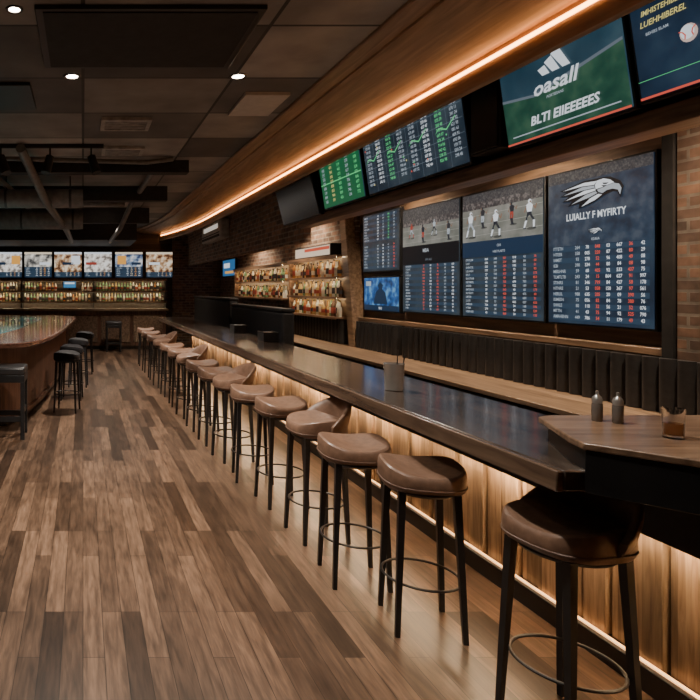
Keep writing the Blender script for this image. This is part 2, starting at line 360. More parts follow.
# channel tufted panels
for k,(a,b,lab) in enumerate(((2.4,7.55,'black channel-tufted leather wall panel below the large screens'),(7.7,8.82,'black channel-tufted leather wall panel below the small blue screen'),(9.3,12.05,'black channel-tufted leather wall panel below the bottle shelves'))):
    mb=MB(); n=int(round((b-a)/.13)); w=(b-a)/n; X1=4.055 if k==0 else 4.135
    pts=[(X1,a)]
    for i in range(n):
        for t in range(0,9): pts.append((4.05-.06*math.sin(PI*t/8)**.7,a+w*(i+t/8*.999)))
    pts.append((X1,b))
    solo('padded_wall_panel',mb.prism(pts,.832,1.213),M['leatherb'],lab,'wall panel','padded wall panels behind the bar')
# black booth partitions at the far end
for a,b,h,x,lab in ((8.7,11.7,1.40,2.98,'black padded booth back behind middle of bar, nearest to the shelves'),(11.85,15.6,1.50,2.98,'black padded booth back at far end of bar')):
    r=thing('booth_partition',lab,'booth',(x,(a+b)/2,0),group='booth backs')
    part('panel',MB().box(x-.09,x+.09,a,b,0,h-.06),M['boothb'],r,True,.03)
    part('cap_rail',MB().box(x-.1,x+.1,a,b,h-.06,h),M['boothb'],r,True,.02)

# ------------------------------------------------------------------ bar stools
SA,SAD=.188,.036
def seat_pt(s,z,t):
    c,si=math.cos(t),math.sin(t); r=SA*s/((abs(c)**3+abs(si)**3)**(1/3)); x,y=r*c,r*si*.95
    return (x,y,z+((SAD*(x/SA)**2-.016+.014*(y/SA))*min(1,max(0,(z-.72)/.05))))
def seat_mesh(n=48):
    mb=MB(); prof=[(0.0,.702),(.84,.702),(.95,.707),(.99,.720),(1.0,.743),(1.0,.765),(.99,.785),(.965,.801),(.91,.810),(.76,.811),(.5,.804),(.25,.798),(.0,.796)]
    vs=[];fs=[]
    for s,z in prof: vs+=[seat_pt(s,z,2*PI*k/n) for k in range(n)]
    m=len(prof)
    for j in range(m-1):
        for k in range(n): fs.append((j*n+k,j*n+(k+1)%n,(j+1)*n+(k+1)%n,(j+1)*n+k))
    return mb.add(vs,fs)
def make_stool(label,leather,back=False,group=None,pip=None):
    r=thing('bar_stool',label,'bar stool',(0,0,0),group=group)
    st=part('seat',seat_mesh(),leather,r)
    mk('piping',MB().tube([seat_pt(.998,.730,2*PI*k/44) for k in range(44)],.0045,6,True),pip or M['piping'],st)
    part('seat_pan',MB().lathe([(.02,.68),(.15,.68),(.162,.693),(.15,.706)],24),M['black'],r)
    if back:
        mb=MB(); vs=[];fs=[];N=28;K=16
        for i in range(N+1):
            u=i/N; t=R(90-88+176*u); e=math.sin(PI*(.06+.88*u))**.7
            for k in range(K):
                q=2*PI*k/K; c,s_=math.cos(q),math.sin(q)
                rr=.190+.025*c*(.6+.4*e)+.024*s_; z=.722+.115*e*(1+abs(s_)**.85*(1 if s_>0 else -1))
                vs.append((rr*math.cos(t),rr*math.sin(t),z))
        for i in range(N):
            for k in range(K): fs.append((i*K+k,i*K+(k+1)%K,(i+1)*K+(k+1)%K,(i+1)*K+k))
        fs.append(list(range(K))[::-1]); fs.append([N*K+k for k in range(K)])
        part('backrest',mb.add(vs,[f[::-1] for f in fs]),leather,r)
    for sx in (-1,1):
        for sy in (-1,1):
            part('leg',MB().tube([(sx*.122,sy*.122,.70),(sx*.150,sy*.150,0)],[.023,.0155],4),M['black'],r)
    part('foot_ring',MB().tube([(.178*math.cos(2*PI*k/32),.178*math.sin(2*PI*k/32),.25) for k in range(32)],.0065,8,True),M['ring'],r)
    return r
G1='brown bar stools along the bar'
near=['','second','third','fourth','fifth','sixth','seventh','eighth']
far=['at the very far end','second from the far end','third from the far end','fourth from the far end','fifth from the far end','sixth from the far end','seventh from the far end','eighth from the far end']
pos=[(1.875,2.33,-80,1),(1.71,3.04,-12,0),(1.585,3.52,-6,0),(1.60,4.12,-85,1),(1.57,4.76,4,0),(1.51,5.36,-8,0),(1.49,5.98,-80,1),(1.46,6.6,5,0),(1.44,7.25,6,0),(1.43,7.95,-80,1),(1.42,8.7,0,0),(1.41,9.5,4,0),(1.40,10.35,-80,1),(1.39,11.25,0,0),(1.38,12.2,3,0),(1.38,13.2,0,0)]
def stool_label(i,bk):
    d='brown leather bar stool with low wrap-around back, ' if bk else 'backless brown leather bar stool, '
    if i==0: return d+'nearest, beside the raised black counter'
    if i<8: return d+near[i]+' from the near end of the bar'
    f=far[len(pos)-1-i]
    return d+f+' of the bar'
pA=make_stool(stool_label(1,0),M['leather'],False,G1); pB=make_stool(stool_label(0,1),M['leather'],True,G1)
pA.location=(pos[1][0],pos[1][1],0); pA.rotation_euler.z=R(pos[1][2]); pB.location=(pos[0][0],pos[0][1],0); pB.rotation_euler.z=R(pos[0][2])
for i,(x,y,a,bk) in enumerate(pos):
    if i>1: dup(pB if bk else pA,(x,y,0),R(a),stool_label(i,bk))
G2='black bar stools along the left counter'
# boxy framed stool at near left
pE=thing('bar_stool','boxy black framed bar stool with square seat in front of the left counter','bar stool',(-.86,6.9,0))
part('seat',MB().box(-.21,.21,-.2,.2,.72,.81),M['leatherb'],pE,bevel=.025)
part('seat_frame',MB().box(-.205,.205,-.195,.195,.64,.72),M['black'],pE,bevel=.004)
for sx in (-1,1):
    for sy in (-1,1): part('leg',MB().box(sx*.182-.022,sx*.182+.022,sy*.172-.022,sy*.172+.022,0,.64),M['black'],pE,bevel=.003)
for sy in (-1,1): part('rail',MB().box(-.16,.16,sy*.172-.012,sy*.172+.012,.2,.26),M['black'],pE)
for sx in (-1,1): part('rail',MB().box(sx*.182-.012,sx*.182+.012,-.15,.15,.28,.34),M['black'],pE)
pD=make_stool('black backless bar stool at rounded corner of left counter',M['boothb'],False,G2,M['boothb']); pD.location=(-.22,8.3,0); pD.rotation_euler.z=R(80)
for x,y,lb in ((-.17,9.2,'black bar stool second along the side of the left counter'),(-.08,10.4,'black bar stool third along the side of the left counter'),(.04,12.0,'black bar stool farthest along the side of the left counter')): dup(pD,(x,y,0),R(85),lb)
dup(pE,(.82,16.1,0),0,'lone boxy black bar stool in front of the far back counter')

# ------------------------------------------------------------------ left island counter
isl=[(-4.2,6.95),(-1.15,6.9),(-.62,7.15),(-.40,8.2),(-.22,11.2),(-.12,13.6),(-.35,14.3),(-4.2,14.3)]
def inset(p,d): return [(x-d if x>-4 else x+d*.2, y+(d if y<10 else -d)) for x,y in p]
r=thing('island_counter','left reddish wooden counter with rounded corner and glossy brown top','bar',(-2.2,10.6,0))
body=chaikin(inset(isl,.22),2)
part('base',MB().prism(body,.1,.99),M['redwood'],r,True)
part('kick_board',MB().prism(chaikin(inset(isl,.26),2),0,.1),M['black'],r,True)
part('foot_ledge',MB().prism(chaikin(inset(isl,.19),2),.1,.16),M['redwood'],r,True)
r=thing('worktop','glossy reddish-brown top with painted turquoise reflection and rounded corner on the left counter','counter top',(-2.2,10.6,.99))
part('slab',MB().prism(chaikin(isl,2),.99,1.05),M['islandtop'],r,True,.012)
part('painted_reflection',MB().prism(chaikin(inset(isl,.72),2),1.049,1.056),M['painted_reflection'],r,True)  # teal reflection of the glossy top, laid on as a coloured sheet

# ------------------------------------------------------------------ far back bar
r=thing('back_bar_counter','dark wooden counter below the row of televisions at the far wall','bar',(-1.2,16.9,0))
part('base',MB().box(-5,2.3,16.65,17.1,.1,1.07),M['redwood'],r,True)
part('kick_board',MB().box(-5,2.3,16.7,17.1,0,.1),M['black'],r,True)
for i in range(8): part('panel',MB().box(-4.9+i*.9,-4.1+i*.9,16.63,16.65,.2,.95),M['baredge'],r,True,.004)
solo('worktop',MB().box(-5.05,2.35,16.5,17.15,1.07,1.13),M['counterX'],'brown wooden top of the counter at the far wall','counter top',bevel=.006)
r=thing('back_bar_shelf','lit shelving with rows of bottles under the far televisions','shelf',(-.6,18.0,0))
part('back_panel',MB().box(-4,2.5,18.16,18.2,1.0,1.98),M['shelfdark'],r,True)
for z in (.97,1.3,1.62):
    s=part('shelf',MB().box(-4,2.5,17.85,18.17,z-.02,z).box(-4,2.5,17.83,17.85,z-.035,z),M['beam'],r,True)
part('crown',MB().box(-4,2.5,17.83,18.17,1.95,1.98).box(-4,2.5,17.83,17.85,1.91,1.95),M['beam'],r,True)
for z in (1.28,1.60,1.95): part('light_strip',MB().box(-3.95,2.45,17.87,17.885,z-.012,z-.001),M['leds'],r,True)
for x in (-4,-1.85,.3,2.47): part('upright',MB().box(x,x+.03,17.85,18.17,0,1.97),M['black'],r,True)

# wall bottle shelves (right wall)
def bottle_shelf(lab,a,b,zs,x0=3.92):
    r=thing('bottle_shelf',lab,'shelf',(4.03,(a+b)/2,0))
    part('back_panel',MB().box(4.11,4.138,a,b,zs[0]-.05,zs[-1]+.34),M['shelfback'],r,True)
    for z in zs: part('shelf',MB().box(x0,4.112,a,b,z-.02,z).box(x0-.012,x0,a,b,z-.035,z),M['beam'],r,True)
    part('crown',MB().box(x0-.012,4.112,a,b,zs[-1]+.31,zs[-1]+.34).box(x0-.012,x0,a,b,zs[-1]+.275,zs[-1]+.31),M['beam'],r,True)
    for z in list(zs[1:])+[zs[-1]+.33]: part('light_strip',MB().box(x0+.012,x0+.024,a+.05,b-.05,z-.030,z-.020),M['leds'],r,True)
    for y in (b-.03,): part('side_panel',MB().box(x0+.02,4.13,y,y+.03,zs[0]-.05,zs[-1]+.34),M['beam'],r,True,.003)
    return r
bottle_shelf('tall wooden wall shelf crowded with lit bottles left of the small screens',9.28,11.5,(1.245,1.56,1.88))
bottle_shelf('far wooden wall shelf with two rows of bottles near back corner',11.8,15.6,(1.5,1.85))
def bottle_mesh(nm,h,r,neck,body,cap,lab):
    mb=MB(); prof=[(r*.9,0),(r,.01),(r,h*neck),(r*.85,h*(neck+.06)),(r*.36,h*(neck+.17)),(r*.33,h*.93)]
    mb.lathe(prof,12,mi=0); mb.lathe([(r*.4,h*.92),(r*.4,h),(r*.2,h)],12,mi=1); mb.lathe([(r*1.02,h*.18),(r*1.02,h*neck*.8)],12,mi=2)
    return mb.mesh(nm,[body,cap,lab])
gl=[pm('amber_bottle_glass',(.5,.24,.08),.1,coat=.6,noise=.1),pm('green_bottle_glass',(.22,.42,.22),.1,coat=.6,noise=.1),pm('pale_bottle_glass',(.74,.76,.68),.08,coat=.6,noise=.1),pm('brown_bottle_glass',(.12,.065,.04),.1,coat=.6,noise=.1),pm('golden_bottle_glass',(.68,.5,.22),.1,coat=.6,noise=.1)]
caps=[pm('black_cap',(.02,.02,.02),.3,noise=0),pm('gold_cap',(.5,.35,.1),.3,1,noise=0)]
lbs=[pm('cream_paper',(.75,.7,.6),.6,noise=.1),pm('dark_paper',(.05,.05,.06),.6,noise=.1),pm('red_paper',(.4,.08,.06),.6,noise=.1)]
names=['amber','green','pale','brown','golden']
BM=[]
for i in range(5):
    BM.append([bottle_mesh('bottle',.24+.017*j,.030+.003*((i+j)%3),(.6,.5,.66)[j],gl[i],caps[(i+j)%2],lbs[(i+j)%3]) for j in range(3)])
rb=random.Random(3)
def put_bottle(x,y,z,where,grp,wts=(4,3,5,3,4)):
    i=rb.choices(range(5),wts)[0]; o=bpy.data.objects.new('bottle',BM[i][rb.randrange(3)]); C.objects.link(o); o.location=(x,y,z+.001); o.rotation_euler.z=rb.random()*6
    tag(o,'small %s bottle %s'%(names[i],where),'bottle',grp+', '+names[i])
for z,w in ((1.245,'on the bottom row of the wall shelf left of the small screens'),(1.56,'on the middle row of the wall shelf left of the small screens'),(1.88,'on the top row of the wall shelf left of the small screens')):
    y=9.34
    while y<11.42: put_bottle(4.01+rb.uniform(-.02,.03),y,z,w,'bottles '+w[3:]); y+=rb.uniform(.074,.088)
for z,w in ((1.5,'on the lower row of the far wall shelf near the back corner'),(1.85,'on the upper row of the far wall shelf near the back corner')):
    y=11.9
    while y<15.5: put_bottle(4.01+rb.uniform(-.02,.03),y,z,w,'bottles '+w[3:]); y+=rb.uniform(.082,.105)
for z,w in ((1.3,'on the lower lit shelf under the far televisions'),(1.62,'on the upper lit shelf under the far televisions')):
    x=-2.9
    while x<2.42:
        if not(z>1.5 and -.75<x<-.02) and min(abs(x-q-.015) for q in (-1.85,.3))>.06: put_bottle(x,17.97+rb.uniform(-.03,.05),z,w,'bottles '+w[3:],(1,7,8,1,3))
        x+=rb.uniform(.08,.10)

# ------------------------------------------------------------------ screens on the right side
RZ=-PI/2
def tvR(label,X,ya,yb,za,zb,tilt,bg,draw,mount=0,**k):
    return tv(label,yb-ya,zb-za,(X,(ya+yb)/2,(za+zb)/2),RZ,tilt,bg,draw,mount=mount,**k)
# lower big three
DRK=emat((.02,.025,.035)); SHD=emat((.07,.072,.065))
def players(S,spec):
    for u,v,s,jm,pn,d in spec:
        S.start(); n='player_picture'
        S.disc(u+.02*s,v-.093*s,.05*s,SHD,1,n,.22)
        S.disc(u+.006*d,v+.113*s,.017*s,jm,3,n); S.disc(u+.014*d,v+.110*s,.008*s,SKN,4,n)
        S.poly([(u-.024*s,v+.03*s),(u+.024*s,v+.03*s),(u+.040*s,v+.085*s),(u+.014*s,v+.1*s),(u-.014*s,v+.1*s),(u-.040*s,v+.085*s)],jm,2,n)
        S.poly([(u-.025*s,v+.034*s),(u+.025*s,v+.034*s),(u+.028*s,v+.008*s),(u-.028*s,v+.008*s)],pn,3,n)
        for e in (-1,1):
            kx=u+e*.030*s+.02*d*(1 if e>0 else -.4); fx=u+e*.034*s-.025*d*(1 if e<0 else -.6)
            S.poly([(u+e*.001*s,v+.012*s),(u+e*.028*s,v+.012*s),(kx+.013*s,v-.033*s),(kx-.012*s,v-.033*s)],pn,2,n)
            S.poly([(kx-.012*s,v-.030*s),(kx+.013*s,v-.030*s),(fx+.009*s,v-.085*s),(fx-.009*s,v-.085*s)],jm,2,n)
            S.poly([(fx-.010*s,v-.083*s),(fx+.020*s,v-.083*s),(fx+.020*s,v-.094*s),(fx-.010*s,v-.094*s)],DRK,2,n)
        S.poly([(u+.026*s,v+.094*s),(u+.040*s,v+.075*s),(u+.066*s,v+.046*s),(u+.072*s,v+.06*s)],SKN,2,n)
        S.poly([(u+.060*s,v+.050*s),(u+.074*s,v+.054*s),(u+.086*s,v+.088*s),(u+.074*s,v+.09*s)],SKN,2,n)
        S.poly([(u-.026*s,v+.094*s),(u-.040*s,v+.075*s),(u-.064*s,v+.035*s),(u-.050*s,v+.031*s)],SKN,2,n)
        S.stop()
def pitch(S,v0,v1):
    for t in (.2,.5,.8): S.poly([(0,v0+(v1-v0)*t),(1,v0+(v1-v0)*(t+.06)),(1,v0+(v1-v0)*(t+.075)),(0,v0+(v1-v0)*(t+.012))],emat((.32,.32,.29)),.8)
def d_left(S):
    S.rect(0,1,.84,1,M['crowdfar'],0); S.rect(0,1,.82,.89,M['crowd'],.2); S.rect(0,1,.63,.83,M['court'],.5); pitch(S,.63,.83)
    players(S,[(.18,.775,.65,DRED,W6,1),(.40,.735,.75,DRK,DRED,-1),(.60,.775,.65,W6,DRK,1),(.84,.73,.75,DRK,W6,-1)])
    S.rect(0,1,.46,.64,BLK,1); S.text('MBA',.45,.57,.05,W6); S.text('EHI ALE',.5,.49,.03,W3)
    table(S,.05,.97,.02,.455,15,5,11,(RED,W9,RED,W6,W9),lw=.3)
def d_mid(S):
    S.rect(0,1,.89,1,M['crowdfar'],0); S.rect(0,1,.86,.93,M['crowd'],.2); S.rect(0,1,.60,.87,M['court'],.5); pitch(S,.60,.87)
    players(S,[(.12,.735,.95,W9,W6,1),(.29,.785,.75,DRK,W6,-1),(.46,.72,.95,W9,DRK,1),(.66,.78,.75,DRK,DRED,-1),(.86,.75,.95,W9,DRK,1)])
    S.rect(0,1,.485,.61,NAV,1); S.text('OH',.5,.555,.03,W6); S.text('HBE PLAETS',.5,.51,.026,W6)
    table(S,.04,.98,.02,.475,15,6,12,(W9,W6,RED,W9,W6,RED),lw=.24)
def eagle(S,cx,cz,s):
    k=S.h/S.w; S.start()
    def P(pts,m,l): S.poly([(cx+x*s*k*1.02,cz+z*s*.95) for x,z in pts],m,l,'emblem')
    P([(.10,.165),(-.10,.165),(-.44,.095),(-.34,.062),(-.44,.022),(-.31,.008),(-.40,-.05),(-.26,-.055),(-.32,-.115),(-.16,-.10),(-.17,-.16),(.0,-.125),(.10,-.085),(.17,-.045),(.28,-.02),(.32,-.035),(.365,-.105),(.40,.02),(.36,.085),(.24,.155)],BLK,2)
    for m,pts in ((W9,[(.08,.135),(-.10,.142),(-.39,.088),(-.12,.105),(.04,.095)]),(SIL,[(.04,.086),(-.12,.094),(-.39,.03),(-.11,.055),(.05,.06)]),(W9,[(.05,.05),(-.09,.046),(-.35,-.035),(-.07,.006),(.06,.026)]),(SIL,[(.06,.016),(-.07,-.006),(-.27,-.095),(-.03,-.045),(.08,-.008)]),(W9,[(.09,-.02),(-.01,-.056),(-.13,-.14),(.05,-.085),(.14,-.034)])): P(pts,m,3)
    P([(.05,.09),(.08,.138),(.16,.148),(.24,.12),(.29,.078),(.2,.064),(.13,.075),(.155,.052),(.06,.04)],W9,3)
    P([(.29,.072),(.35,.052),(.378,.0),(.362,-.072),(.336,-.012),(.27,.01),(.2,.006),(.15,-.02),(.10,.0),(.08,.03),(.16,.045),(.2,.058)],SIL,4)
    P([(.15,.1),(.23,.088),(.2,.075),(.165,.08)],BLK,5)
    S.stop()
def d_right(S):
    S.rect(0,1,.51,1,M['stadium'],0); S.rect(0,1,.93,1,M['crowdfar'],.3)
    eagle(S,.46,.83,.56)
    S.text('LUIALLY F MYFIRTY',.49,.675,.062,W9,2,bold=.02,sx=.82)
    eagle(S,.5,.59,.13); S.text('EDBIA',.5,.535,.022,W6)
    table(S,.05,.97,.02,.51,13,7,13,(W6,W9,RED,W9,W9,RED,W9),lw=.22)
LX=4.12; q=LX/4.2
tvR('large portrait screen with white bird-head emblem above a table of numbers',LX,4.39*q,5.42*q,1.385,2.70,0,M['navy'],d_right,mount=.035)
tvR('large portrait screen with ball players in white above tables, middle of three',LX,5.45*q,6.64*q,1.385,2.70,0,M['slate'],d_mid,mount=.035)
tvR('large portrait screen with players in dark and red above red numbers, leftmost of three',LX,6.67*q,7.88*q,1.385,2.70,0,M['slate'],d_left,mount=.035)
def d_s1(S):
    table(S,.04,.96,.52,.97,9,4,21,(W9,W6,GRN,W6)); table(S,.04,.96,.04,.46,8,4,22,(W6,W9,W6,RED))
def d_s2(S):
    S.rect(.0,1,.0,1,M['bluepic'],0); S.rect(.0,1,.0,.16,NAV,1); S.text('EBLE',.5,.04,.1,W9); S.poly([(.3,.2),(.36,.55),(.45,.66),(.42,.78),(.5,.86),(.58,.78),(.55,.66),(.64,.55),(.7,.2)],NAV,1,'player_picture'); S.rect(.06,.22,.75,.9,W6,1)
tvR('small upper screen with pale tables of numbers beside slanted wooden post',LX,7.95*q,9.0*q,1.92,2.76,0,M['slate'],d_s1,mount=.035)
tvR('small lower screen with bright blue picture beside slanted wooden post',LX,7.95*q,8.96*q,1.37,1.86,0,M['navy'],d_s2,mount=.035)
# upper tilted row
T=R(8)
def d_u1(S):
    S.poly([(0,0),(1,0),(1,.62),(.62,.52),(.3,.44),(0,.5)],M['field'],0)
    S.poly([(0,.5),(.3,.44),(.62,.52),(1,.62),(1,.65),(.6,.55),(.3,.47),(0,.53)],W3,1)
    S.start()
    for j,(o,hh) in enumerate(((0,.10),(.085,.165),(.17,.235))):
        x0=.40+o; S.poly([(x0-.0,.62),(x0+.062,.62),(x0+.062-hh*.34,.62+hh),(x0-hh*.34,.62+hh*.76)],W9,3,'emblem')
    S.stop()
    S.text('oasall',.48,.44,.21,W9,3,bold=.02,shear=.32,sx=1.25); S.text('PORTIESANS',.48,.375,.04,W6,3,shear=.3)
    S.text('BLTI EIIEEEEES',.52,.15,.13,W9,3,bold=.03,sx=1.1,shear=.25)
    S.rect(.06,.94,.075,.088,W6,2); S.rect(0,1,0,.02,RED,2)
tvR('upper big screen with three slanted white bars over green field',2.95,3.24,4.22,2.665,3.30,T,M['teal'],d_u1,mount=.15)
def d_u2(S):
    S.text('IMHISTEHIBER',.16,.715,.064,YEL,2,sx=.92,shear=.25); S.text('LUEHHIBEREL',.16,.62,.07,YEL,2,sx=.96,shear=.25)
    S.text('BEHIES ELAM',.13,.54,.036,W6,3)
    S.start(); S.disc(.272,.42,.075,emat((.62,.46,.4)),2,'emblem'); S.disc(.268,.43,.058,W9,3,'emblem'); S.poly([(.232,.455),(.25,.44),(.262,.41),(.258,.375),(.252,.375),(.255,.41),(.245,.435),(.229,.447)],RED,4,'emblem'); S.poly([(.308,.465),(.292,.445),(.286,.415),(.292,.385),(.297,.387),(.293,.415),(.298,.44),(.311,.457)],RED,4,'emblem'); S.stop()
    S.rect(0,1,0,.02,RED,2); S.rect(0,1,.16,.165,GRN,2)
tvR('upper screen with yellow lettering and pale ball, nearest of the upper row',2.93,2.12,3.2,2.67,3.295,T,M['navy'],d_u2,mount=.17)
def d_u3(S):
    for j in range(1,8): S.rect(j/8-.001,j/8+.001,0,1,W3,1)
    for j in range(1,5): S.rect(0,1,j/5-.004,j/5+.002,W3,1)
    rg=random.Random(5)
    for j in range(8):
        S.text('\n'.join(num(rg,3)+' '+num(rg,2) for _ in range(12)),(j+.5)/8,.88,.062,(W6,W9,GRN,W6)[j%4],2,line=1.12,sx=.9)
    for _ in range(12): S.disc(rg.random(),rg.random(),.014,rg.choice((RED,GRN,YEL)),3)
    for j in range(4): S.poly([(.02+j*.25,.5),(.06+j*.25,.58),(.12+j*.25,.53),(.2+j*.25,.66),(.2+j*.25,.645),(.12+j*.25,.51),(.06+j*.25,.56)],GRN,3)
tvR('upper wide screen with dense grid of green and white figures',2.95,4.62,6.27,2.655,3.29,T,M['slate'],d_u3,mount=.15)
def d_u4(S):
    S.rect(0,1,0,1,emat((.012,.11,.045)),0); rg=random.Random(6)
    for j in range(5): S.text('\n'.join(num(rg,3) for _ in range(9)),(j+.5)/5,.84,.085,(W6,YEL,GRN,W6,GRN)[j],2,line=1.1)
    S.rect(0,1,.47,.49,GRN,2)
tvR('upper green screen of figures beside the wide grid screen',2.95,6.33,7.42,2.655,3.27,T,M['navy'],d_u4,mount=.15)
tvR('switched-off dark television hanging left of the green screen',2.94,7.6,9.0,2.62,3.22,R(14),M['screenoff'],None,mount=.14)
r=thing('wall_blank_panel','narrow blank black wall panel between upper big screen and grid screen','blank_panel',(2.98,4.42,2.7))  # blank black panel of unknown purpose, given a speaker-like front
part('cabinet',MB().box(-.02,.17,-.16,.16,0,.56),M['blackmatte'],r,bevel=.008); part('panel_face',MB().box(-.03,-.02,-.145,.145,.015,.545),M['black'],r,bevel=.004)

# far televisions
CRM=emat((.8,.68,.5))
def d_b(i):
    def f(S):
        full=i in (0,2,3,5); lo=.22 if full else .42
        S.rect(0,1,lo,1,(M['pC'],M['pB'],M['pA'],M['pC'],M['pD'],M['pA'])[i],1); S.rect(0,1,.92,1,(W9,CRM,W9,W9,CRM,CRM)[i],2)
        S.rect((.05,.55,.3,.06,.6,.1)[i],(.4,.95,.7,.45,.94,.5)[i],.50,.60,(NAV,W9,NAV,DRED,NAV,W9)[i],2)
        if i%2==0: S.rect(.62 if i<3 else .08,.94 if i<3 else .4,.52,.86,(ORG,W9,ORG)[i//2],2)
        table(S,.04,.96,.04,lo-.02,3 if full else 5,4,30+i,(W9,CRM,ORG,W9),names=True)
    return f
desc=['leftmost','second from left','third from left','fourth from left','fifth from left','rightmost']
for i,u in enumerate((8,38,68,98,129,160)):
    tv('television in the row above the far back bar, '+desc[i],.86,.8,((u-83)/33.2,18.13,2.4),0,0,M['navy'],d_b(i),mount=.025,group='televisions at the far wall')
tv('little blue monitor standing among bottles on the far lit shelf',.4,.22,(-.4,17.95,1.62+.11+.071),0,0,M['navy'],lambda S:(S.rect(0,1,.0,1,emat((.05,.2,.4)),0),S.rect(.1,.9,.6,.85,W9,1)),stand=True)
tvR('blue screen on right wall near the far corner',4.06,16.0,17.4,2.02,2.5,0,M['navy'],lambda S:(S.rect(0,1,0,1,emat((.03,.13,.3)),0),S.rect(.1,.6,.5,.8,W9,1),S.rect(.2,.9,.15,.3,ORG,1)),mount=.035)
# light box above shelf, air conditioner
r=thing('light_box','lit white and red sign box on top of the bottle shelf','light box',(4.02,10.4,2.222))
part('box',MB().box(-.06,.115,-.8,.8,0,.2),M['black'],r,bevel=.005); part('face',MB().box(-.066,-.06,-.77,.77,.02,.18),emat((.75,.6,.45)),r); part('stripe',MB().box(-.07,-.066,-.77,.3,.11,.16),emat((.6,.08,.04)),r)
r=thing('air_conditioner','white wall air conditioner high on the brick bulkhead','air conditioner',(3.153,13.9,2.78))
part('body',MB().box(-.2,0,-1.0,1.0,0,.42),M['white'],r,bevel=.03); part('louvre',MB().box(-.215,-.2,-.9,.9,.05,.10).box(-.21,-.2,-.9,.9,.13,.15),M['blackmatte'],r); part('display',MB().box(-.206,-.2,-.75,.75,.24,.34),M['lightpanel'],r)
# sconce added out of view to keep the near brick lit
r=thing('added_sconce','small warm lamp added out of view to light the near brick wall','wall lamp',(4.06,3.45,2.1))
part('back_plate',MB().box(-.012,.0,-.04,.04,-.06,.06),M['black'],r,bevel=.003)
part('arm',MB().tube([(-.008,0,0),(-.09,0,0),(-.1,0,.03)],.008,8),M['black'],r)
part('shade',MB().lathe([(.03,.03),(.032,.032),(.05,.12),(.047,.12),(.028,.035)],20,(-.1,0,0),cap=False),M['darksteel'],r)
part('bulb',MB().lathe([(.0,.03),(.018,.04),(.022,.065),(.012,.085),(.0,.09)],14,(-.1,0,0)),M['lens'],r)
l=bpy.data.lights.new('brick_fill_lamp','POINT'); l.energy=15; l.color=(1,.62,.32); l.shadow_soft_size=.03
o=bpy.data.objects.new('brick_fill_lamp',l); C.objects.link(o); o.parent=r; o.location=(-.12,0,.16)

# ------------------------------------------------------------------ things on the counters
r=thing('utensil_caddy','round metallic tumbler with stirrers on the bar top','tumbler',(1.98,3.82,1.05))
mb=MB(); mb.lathe([(.050,0),(.054,.004),(.060,.165),(.063,.17),(.057,.17),(.051,.02),(.0,.02)],28); part('canister',mb,M['tumbler'],r)
for i in range(2):
    a=i*1.3-.5; part('straw',MB().tube([(.03*math.cos(a),.03*math.sin(a),.022),(.065*math.cos(a),.05*math.sin(a),.235+.02*(i%3))],.003,6),M['darksteel'],r)
for x,y,lb in ((2.125,2.48,'left of a pair of shakers with metal caps on the raised counter'),(2.175,2.44,'right of a pair of shakers with metal caps on the raised counter')):
    r=thing('shaker',lb,'shaker',(x,y,1.15),group='shakers')
    part('body',MB().lathe([(.016,0),(.0185,.004),(.019,.068),(.0165,.076)],20),M['smokeglass'],r); part('cap',MB().lathe([(.0175,.074),(.0185,.09),(.015,.10),(.008,.108),(.0055,.112),(.0055,.124),(.003,.126)],20),M['steel'],r)
r=thing('drinking_glass','short straight glass with a little amber drink on the raised counter','glass',(2.165,2.2,1.15))
part('glass',MB().lathe([(.030,0),(.033,.11),(.0308,.11),(.028,.012),(.0,.012)],24),M['glass'],r); part('drink',MB().lathe([(.0272,.0125),(.0285,.055)],24),M['amber'],r)
for x,y,lb in ((2.25,8.7,'black napkin caddy on bar top, farther of two'),(2.25,7.3,'black napkin caddy on bar top, nearer of two')):
    r=thing('napkin_caddy',lb,'caddy',(x,y,1.05),group='napkin caddies')
    part('box',MB().box(-.09,.09,-.13,.13,0,.02).box(-.09,-.075,-.13,.13,.02,.12).box(.075,.09,-.13,.13,.02,.12).box(-.075,.075,-.13,-.115,.02,.12),M['black'],r,bevel=.003); part('napkins',MB().box(-.07,.07,-.1,.11,.02,.11),M['white'],r,bevel=.003)

# ------------------------------------------------------------------ ceiling fittings
def downlight(x,y,z,lab,e,size=100,col=(1,.90,.78),grp='recessed ceiling lights',k=.82):
    r=thing('ceiling_downlight',lab,'ceiling light',(x,y,z),group=grp)
    part('trim_ring',MB().lathe([(.06*k,-.001),(.06*k,-.008),(.085*k,-.010),(.09*k,-.001)],24,cap=False),M['darksteel'],r)
    part('lens',MB().lathe([(.0,-.010),(.04*k,-.009),(.058*k,-.005),(.058*k,-.001)],24),M['lens'],r)
    l=bpy.data.lights.new('downlight_lamp','SPOT'); l.energy=e; l.spot_size=R(size); l.spot_blend=.9; l.shadow_soft_size=.05; l.color=col
    o=bpy.data.objects.new('downlight_lamp',l); C.objects.link(o); o.parent=r; o.location=(0,0,-.03)
downlight(-.43,3.76,H,'recessed ceiling light at top left, nearest',300,k=.62)
downlight(-.09,4.95,H,'recessed ceiling light left of the pair beyond the black panel',640)
downlight(1.28,4.95,H,'recessed ceiling light right of the pair beyond the black panel',300,110)
downlight(.1,8.56,H,'recessed ceiling light added behind the nearest black beam to light the aisle',680)  # added lamp, hidden by the beam, for the pool of light on the floor
downlight(1.2,9.0,H,'recessed ceiling light above the middle of the bar stools',320,110)
downlight(.4,12.5,H,'recessed ceiling light far down the aisle',600)
downlight(1.2,14.6,H,'recessed ceiling light farthest down the aisle',340)
downlight(-1.9,8.9,H,'recessed ceiling light above the left counter',230)
downlight(-1.2,1.6,H,'recessed fill light added overhead out of view, left of the pair',110,110)  # added fill, above the frame
